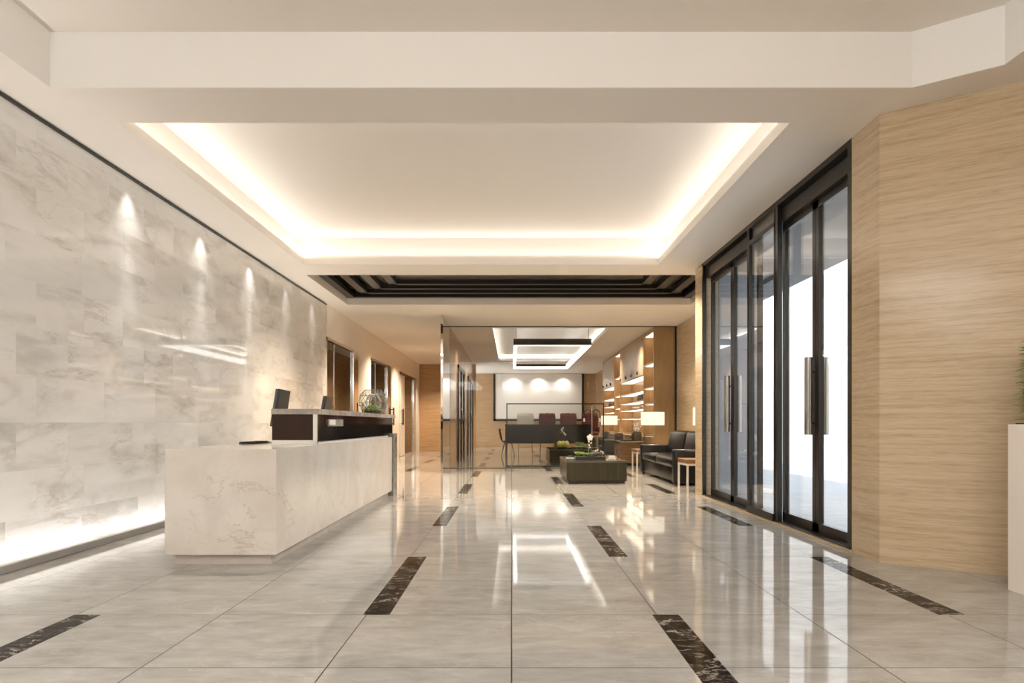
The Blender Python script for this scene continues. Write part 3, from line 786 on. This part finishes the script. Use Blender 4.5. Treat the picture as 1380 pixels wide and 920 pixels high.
# ------------------------------------------------------------------ low glass screen
t = thing('glass_screen', 'low clear glass screen with a thin dark frame in front of the bar counter', 'glass screen', (1.08, 16.45, 0))
G().box(-1.21, 1.21, -.012, .012, 1.545, 1.57).box(-1.21, -1.185, -.012, .012, 0, 1.57).box(1.185, 1.21, -.012, .012, 0, 1.57).box(-1.21, 1.21, -.012, .012, 0, .03).build('frame', 'frame', t)
G().box(-1.185, 1.185, -.005, .005, .03, 1.545).build('pane', 'glass', t)
for x in (-1.1, 1.1): G().box(x-.03, x+.03, -.15, .15, 0, .012).build('foot', 'frame', t)

# ------------------------------------------------------------------ bar counter and chairs
t = thing('bar_counter', 'black bar counter with a floating front panel in the lounge', 'counter', (1.15, 21.0, 0))
G().box(-1.36, 1.36, -.02, .62, 1.01, 1.05, .004, 1).build('counter_top', 'bar_black', t)
G().box(-1.35, 1.35, 0, .04, .44, 1.01).build('front_panel', 'bar_black', t)
for x in (-1.33, 1.33): G().box(x-.02, x+.02, .06, .58, 0, 1.01).build('end_support', 'black', t)
def armchair(loc, label, mt, rot=0):
    t = thing('bar_chair', label, 'chair', loc, rot, 'upholstered bar chairs behind the black counter')
    g = G().box(-.26, .26, -.24, .24, .68, .80, .04, 3); g.build('seat', mt, t, smooth=True)
    g = G().box(-.285, .285, .15, .29, .78, 1.38, .068, 5)
    for v in g.bm.verts:
        u = v.co.x/.285
        v.co.y -= .10*u*u*(1 if v.co.z > .85 else .5)
        if v.co.z > 1.25: v.co.z += .022*math.cos(u*PI*2.5)-.02*u*u
    g.build('backrest', mt, t, smooth=True)
    g = G().tube([(-.27, .16, 1.375), (-.18, .2, 1.405), (-.09, .22, 1.39), (0, .225, 1.41), (.09, .22, 1.39), (.18, .2, 1.405), (.27, .16, 1.375)], .03, 8)
    g.build('backrest_roll', mt, t, smooth=True)
    for s_ in (-1, 1):
        G().box(s_*.27-.03, s_*.27+.03, -.22, .2, .78, .96, .025, 3).build('armrest', mt, t, smooth=True)
    for x in (-.22, .22):
        for y in (-.2, .2): G().cyl((x*1.08, y*1.08, 0), (x, y, .69), .009, .016, 8).build('leg', 'tan_wood', t)
    G().box(-.22, .22, -.222, -.202, .26, .28).build('footrest', 'tan_wood', t)
    return t
# seated from the far side: backs towards the back wall
c0 = armchair((.47, 22.45, 0), 'pale grey upholstered bar chair, leftmost behind the black counter', 'greyfab')
c1 = armchair((1.21, 22.45, 0), 'red bar chair next to the pale grey one behind the black counter', 'red')
c2 = dup(c1, (1.93, 22.45, 0), None, 'red bar chair in the middle of the three behind the counter')
c3 = dup(c1, (2.66, 22.45, 0), None, 'red bar chair farthest from the pale grey one behind the counter')
t = thing('shell_chair', 'grey shell chair with a slanted leg sticking out at the left end of the counter', 'chair', (-.12, 22.0, 0), math.radians(90))
g = G()
pr = [(-.22, .46), (0, .44), (.18, .46), (.25, .56), (.29, .72), (.31, .88)]
rows = []
for (y, z) in pr:
    rows.append([g.bm.verts.new((x*.24*(1-.15*(z > .8)), y-.06*x*x*(z > .5), z+.05*x*x)) for x in (-1, -.6, 0, .6, 1)])
for A, B in zip(rows, rows[1:]):
    for k in range(4): g.bm.faces.new((A[k], A[k+1], B[k+1], B[k]))
r_ = bmesh.ops.solidify(g.bm, geom=list(g.bm.faces), thickness=.02)
g.build('seat_shell', 'shell', t, smooth=True)
for x in (-.17, .17):
    for y in (-.16, .16): G().cyl((x*1.4, y*1.4, 0), (x*.7, y*.7, .45), .012, .018, 8).build('leg', 'shell', t)

# double arched lamp
t = thing('arched_floor_lamp', 'dark floor lamp with two hooped arms standing right of the bar counter', 'floor lamp', (2.35, 19.4, 0))
G().lathe([(.14, 0), (.14, .02), (.03, .03)], n=20).build('base', 'black', t)
G().cyl((0, 0, .02), (0, 0, 1.62), .016, n=10).build('pole', 'steel', t)
for s_ in (-1, 1):
    pts = [(s_*.02, 0, 1.2)]
    for k in range(13):
        a_ = PI*k/12
        pts.append((s_*(.125-.105*math.cos(a_)), 0, 1.37+.11*math.sin(a_)))
    pts.append((s_*.23, 0, 1.22))
    ar = G().tube(pts, .016, 8).build('arm', 'black', t, smooth=True)
    G().lathe([(.02, .1), (.035, 0), (.03, 0), (.016, .09)], (s_*.23, 0, 1.13), 14).build('lamp_shade', 'white', ar, smooth=True)
G().ball((0, 0, 1.63), .028, 2).build('finial', 'black', t, smooth=True)

# ------------------------------------------------------------------ pendant
t = thing('pendant_light', 'large rectangular linear pendant lamp with dark frame and white glowing underside over the lounge', 'pendant lamp', (1.08, 21.2, 3.135))
x0, x1, y0, y1 = -1.03, 1.03, -3.7, 3.7
w = .10
G().box(x0, x1, y0, y0+.05, .0, .17).box(x0, x1, y1-.05, y1, .0, .17).box(x0, x0+.05, y0+.05, y1-.05, .0, .17).box(x1-.05, x1, y0+.05, y1-.05, .0, .17).box(x0+.05, x1-.05, y0+.05, y0+w, .15, .17).build('frame', 'frame', t)
G().box(x0+.004, x1-.004, y0+.004, y0+w, -.006, -.001).box(x0+.004, x1-.004, y1-w, y1-.004, -.006, -.001).box(x0+.004, x0+w, y0+w, y1-w, -.006, -.001).box(x1-w, x1-.004, y0+w, y1-w, -.006, -.001).box(x0+.06, x1-.06, y1-.07, y1-.051, .0, .07).box(x0+.051, x0+.07, y0+w, y1-.07, .0, .15).box(x1-.07, x1-.051, y0+w, y1-.07, .0, .15).build('diffuser', 'led_pend', t, label='white glowing diffuser')
for x in (x0+.07, x1-.07):
    for y in (y0+.06, y1-.06): G().cyl((x, y, .17), (x, y, .483), .006, n=6).build('suspension_wire', 'black', t)

# ------------------------------------------------------------------ lit white board at the back
t = thing('wall_panel', 'large blank white board in a dark frame on the lounge end wall, lit from above', 'wall panel', (1.25, 30.8, 0))
G().box(-2.0, 2.0, -.05, 0, 1.30, 3.38).build('board', 'art', t)
G().box(-2.1, -2.0, -.08, 0, 1.20, 3.39).box(2.0, 2.1, -.08, 0, 1.20, 3.39).box(-2.1, 2.1, -.08, 0, 1.20, 1.30).build('frame', 'frame', t)

# ------------------------------------------------------------------ display shelving
bk = thing('display_shelving', 'honey oak shelving with lit niches and cupboard doors along the lounge side', 'shelving', (3.43, 16.0, 0))
D0, D1 = 0.05, 8.9
bays = [(.05, 1.25, 'open'), (1.25, 5.0, 'door'), (5.0, 6.2, 'open'), (6.2, 8.9, 'door')]
g = G().box(.40, .43, D0, D1, 0, 3.38).box(0, .43, D0, D1, 3.30, 3.39).box(0, .43, D0, D1, 0, .08)
for y in (.05, 1.25, 5.0, 6.2, 8.9): g.box(0, .40, y-.02 if y > .1 else y, y+.02 if y < 8.8 else y, .08, 3.30)
g.build('carcass', 'tan_wood', bk)
G().box(0, .50, -.0, .045, 0, 3.39).build('end_panel', 'tan_wood', bk, label='plain honey oak end panel')
for (ya, yb, kd) in bays:
    y0, y1 = ya+.02, yb-.02
    if kd == 'open': zs = (.75, 1.20, 1.55, 1.95, 2.54)
    else: zs = (.75, 1.20, 1.45, 1.66, 1.92)
    for z in zs:
        s_ = G().box(.01, .40, y0, y1, z, z+.035).build('shelf', 'tan_wood', bk)
        G().box(.04, .37, y0+.05, y1-.05, z-.008, z).build('light_strip', 'led_soft', s_)
    G().box(.04, .37, y0+.05, y1-.05, 3.29 if kd == 'open' else 2.31, 3.30 if kd == 'open' else 2.32).build('light_strip', 'led_soft', bk)
    nd = 4 if yb-ya > 3 else (3 if kd == 'door' else 1)
    for k in range(nd):
        a_, b_ = y0+(y1-y0)*k/nd, y0+(y1-y0)*(k+1)/nd
        dr = G().box(-.004, .014, a_+.004, b_-.004, .09, .74).build('cupboard_door', 'tan_wood', bk)
        G().box(-.024, -.004, b_-.10, b_-.06, .66, .70).build('knob', 'black', dr)
        if kd == 'door':
            dr = G().box(-.004, .014, a_+.004, b_-.004, 2.34, 3.30).build('cupboard_door', 'door_panel', bk, label='satin taupe upper cupboard door')
            G().box(-.034, -.004, b_-.16, b_-.09, 2.39, 2.48).build('knob', 'black', dr)
    if kd == 'door':
        G().box(.01, .40, y0, y1, 2.32, 2.34).build('cupboard_floor', 'tan_wood', bk)
# things on the shelves
t = thing('handbag', 'dark grey handbag with a hooped handle on a lit shelf', 'bag', (3.60, 18.05, 1.697))
g = G().box(-.11, .11, -.42, .42, 0, .165, .02, 2)
g.build('bag_body', 'bag', t, smooth=True)
G().tube([(0, -.15, .155)]+[(0, -.15*math.cos(PI*k/8), .16+.03*math.sin(PI*k/8)) for k in range(1, 8)]+[(0, .15, .155)], .012, 6).build('handle', 'bag', t, smooth=True)
for i, (y, z, lab) in enumerate(((18.0, 1.485, 'nearer'), (19.2, 1.485, 'farther'))):
    for k in range(3):
        o = G().box(-.1, .1, -.14+k*.01, .14-k*.012, 0, .034, .003, 1).build('book', ('book', 'offwhite', 'brown_wood')[k], None, loc=(3.6, y, z+.002+.0347*k))
        tag(o, '%s book of the %s stack lying on the shelf below the handbag' % (('bottom', 'middle', 'top')[k], lab), 'book', 'books lying on the lit shelves')
sm = [((3.58, 16.5, 1.987), 'small dark vase on the open shelf nearest the portal'), ((3.58, 5.6+16, 1.587), 'small dark vase on the open shelf in the second open bay'),
      ((3.58, 23.0, 1.697), 'small dark vase in the farthest niche, nearer one'), ((3.58, 24.0, 1.697), 'small dark vase in the farthest niche, farther one')]
v0 = None
for loc, lab in sm:
    if v0 is None:
        v0 = thing('small_vase', lab, 'vase', loc, 0, 'small dark vases on the lit shelves')
        G().lathe([(.04, 0), (.07, .05), (.06, .10), (.025, .14), (.035, .17), (.028, .17), (.015, .13)], n=16).build('body', 'bag', v0, smooth=True)
    else: dup(v0, loc, None, lab)
# low cabinet in front of the shelves
t = thing('low_cabinet', 'low brown wood cabinet just behind the glass near the lit shelving', 'cabinet', (3.05, 17.3, 0))
G().box(-.28, .28, -.5, .5, .06, .59, .004, 1).build('body', 'brown_wood', t)
G().box(-.30, .30, -.52, .52, .59, .62, .003, 1).build('top', 'stone_top', t)
for k in (0, 1):
    dr = G().box(-.295, -.28, -.49+k*.5, -.01+k*.5, .08, .57).build('door', 'brown_wood', t)
    G().box(-.31, -.295, -.05+k*.08, -.03+k*.08, .28, .40).build('handle', 'steel', dr)
G().box(-.24, .24, -.46, .46, 0, .06).build('plinth', 'black', t)
t = thing('ceramic_vase', 'squat olive ceramic vase holding white flowers on the low cabinet', 'vase', (3.20, 16.98, .62))
G().lathe([(.10, 0), (.125, .04), (.135, .15), (.11, .235), (.09, .24), (.09, .22), (.03, .02)], n=20).build('vase_body', 'vase', t, smooth=True)
g = G()
for i in range(30):
    a_ = random.random()*2*PI; r_ = .10*math.sqrt(random.random())
    g.ball((r_*math.cos(a_), r_*math.sin(a_), .26+random.random()*.20), .03, 1, (1, 1, .8), .3)
g.build('flowers', 'petal', t, smooth=True)
tag(G().box(-.15, .15, -.11, .11, 0, .028, .004).build('book', 'black', None, loc=(2.93, 16.98, .62)), 'black closed book lying on the low brown cabinet', 'book')
# armchairs in the lounge
def tub(loc, label):
    t = thing('armchair', label, 'armchair', loc, 0, 'dark armchairs beside the lounge shelving')
    G().box(.0, .62, -.34, .34, .16, .42, .05, 3).build('seat', 'charcoal', t, smooth=True)
    G().box(.5, .66, -.36, .36, .16, .80, .06, 3).build('backrest', 'charcoal', t, smooth=True)
    for s_ in (-1, 1): G().box(.02, .58, s_*.36-.06, s_*.36+.06, .16, .60, .05, 3).build('armrest', 'charcoal', t, smooth=True)
    for x in (.06, .58):
        for y in (-.3, .3): G().cyl((x, y, 0), (x, y, .17), .014, .02, 8).build('leg', 'black', t)
    return t
a1 = tub((2.62, 19.75, 0), 'dark grey armchair by the lounge shelving, nearer the low cabinet')
a2 = dup(a1, (2.62, 22.0, 0), None, 'dark grey armchair by the lounge shelving, beyond the side table')
a2.location = (2.72, 23.3, 0)

# ------------------------------------------------------------------ lights
def area(name, loc, rot, sx, sy, power, col):
    l = bpy.data.lights.new(name, 'AREA'); l.shape = 'RECTANGLE'; l.size = sx; l.size_y = sy; l.energy = power; l.color = col
    o = bpy.data.objects.new(name, l); COL.objects.link(o); o.location = loc; o.rotation_euler = rot; return o
def spot(name, loc, power, col, ang=70, blend=.6, rad=.04, rot=(0, 0, 0)):
    l = bpy.data.lights.new(name, 'SPOT'); l.energy = power; l.color = col; l.spot_size = math.radians(ang); l.spot_blend = blend; l.shadow_soft_size = rad
    o = bpy.data.objects.new(name, l); COL.objects.link(o); o.location = loc; o.rotation_euler = rot; return o
def point(name, loc, power, col, rad=.06):
    l = bpy.data.lights.new(name, 'POINT'); l.energy = power; l.color = col; l.shadow_soft_size = rad
    o = bpy.data.objects.new(name, l); COL.objects.link(o); o.location = loc; return o
WARM = (1, .83, .62); NEUT = (1, .97, .925)
x0, x1, y0, y1 = T2
zc = 3.515
P = 1.2
# hidden cove light, lying on the ledge, shining up
area('cove_light_left', (x0-.09, (y0+y1)/2, zc), (PI, .65, 0), .04, y1-y0+.2, P*4.8, NEUT)
area('cove_light_right', (x1+.09, (y0+y1)/2, zc), (PI, -.65, 0), .04, y1-y0+.2, P*4.8, NEUT)
area('cove_light_far', ((x0+x1)/2, y1+.09, zc), (PI+.65, 0, 0), x1-x0+.2, .04, P*5.4, NEUT)
area('cove_light_near', ((x0+x1)/2, y0-.09, zc), (PI-.65, 0, 0), x1-x0+.2, .04, P*5.4, NEUT)
# floor washer at the foot of the marble wall
area('floor_washer', (XL+.034, 4.4, .032), (PI, 0, 0), .016, 17.0, 25, (1, .98, .95)).data.spread = math.radians(75)
# wall grazers
for y in (6.24, 7.70, 9.13, 10.6, 12.0):
    spot('wall_spot', (XL+.12, y, 3.39), 15 if y < 10 else 7, NEUT, 72, 1, .03)
    spot('wall_beam', (XL+.13, y, 3.39), 60 if y < 10 else 22, NEUT, 26, 1, .02)
# recessed spots over the white board
for x in (.1, 1.25, 2.4):
    spot('panel_spot', (x, 30.45, 3.385), 42, NEUT, 125, 1, .04)
# lamps' bulbs
for o in (tl1, tl2, tl3):
    point('lamp_bulb', (o.location.x, o.location.y, o.location.z+.68), 12, WARM, .05)
# fill spots without fixtures, added below the ceiling to brighten these areas
for (x, y) in ((-2.7, 13.8), (-2.7, 17.0), (-2.7, 20.6), (-2.6, 24.4)):
    spot('corridor_fill', (x, y, 3.39), 430, WARM, 120, .8, .06)
for (x, y) in ((3.0, 17.5), (3.0, 21), (-1.0, 18), (-1.0, 22), (-1, 28), (1.2, 27.5), (3, 27)):
    spot('lounge_fill', (x, y, 3.39), 135, WARM, 120, .8, .06)
for (x, y) in ((3.3, 12.5), (1.0, 13.7), (-1.0, 13.7), (2.5, 13.7), (-2.2, 10.1), (0, 10.1), (2.2, 10.1)):
    spot('seating_fill', (x, y, 3.39), 270, WARM, 120, .8, .06)
for y in (5.8, 7.4, 9.0):  # added spots tilted at the marble wall and desk side to brighten them
    spot('soffit_fill', (2.48, y, 3.38), 150, NEUT, 86, 1, .06, (0, math.radians(44), 0))
# sun on the outdoor wall
s = bpy.data.lights.new('sun', 'SUN'); s.energy = 4.5; s.angle = math.radians(1); s.color = (1, .98, .95)
so = bpy.data.objects.new('sun', s); COL.objects.link(so)
so.rotation_euler = Vector((.36, .0, -.93)).to_track_quat('-Z', 'Y').to_euler()
w = bpy.data.worlds.new('sky'); sc.world = w; w.use_nodes = True
bg = w.node_tree.nodes.get('Background') or w.node_tree.nodes.new('ShaderNodeBackground')
bg.inputs[0].default_value = (.86, .93, 1, 1); bg.inputs[1].default_value = 2.2
wo = next((n for n in w.node_tree.nodes if n.type == 'OUTPUT_WORLD'), None) or w.node_tree.nodes.new('ShaderNodeOutputWorld')
w.node_tree.links.new(bg.outputs[0], wo.inputs[0])

# ------------------------------------------------------------------ camera, colour management
cd = bpy.data.cameras.new('camera'); co = bpy.data.objects.new('camera', cd); COL.objects.link(co)
co.location = (0, 0, H); co.rotation_euler = (PI/2, 0, 0)
cd.sensor_fit = 'HORIZONTAL'; cd.sensor_width = 36; cd.lens = 894/1380*36
cd.shift_y = (571.5-460)/1380; cd.shift_x = .0004
cd.clip_start = .05; cd.clip_end = 200
sc.camera = co
vs = sc.view_settings
sc.display_settings.display_device = 'sRGB'
vs.view_transform = 'Standard'; vs.look = 'None'; vs.exposure = 0.88; vs.gamma = 1; vs.use_curve_mapping = False
cy = sc.cycles
cy.use_denoising = True
try: cy.denoiser = 'OPENIMAGEDENOISE'
except Exception: pass
cy.max_bounces = 10; cy.diffuse_bounces = 5; cy.glossy_bounces = 5; cy.transparent_max_bounces = 24; cy.transmission_bounces = 6
cy.sample_clamp_indirect = 6; cy.caustics_reflective = False; cy.caustics_refractive = False
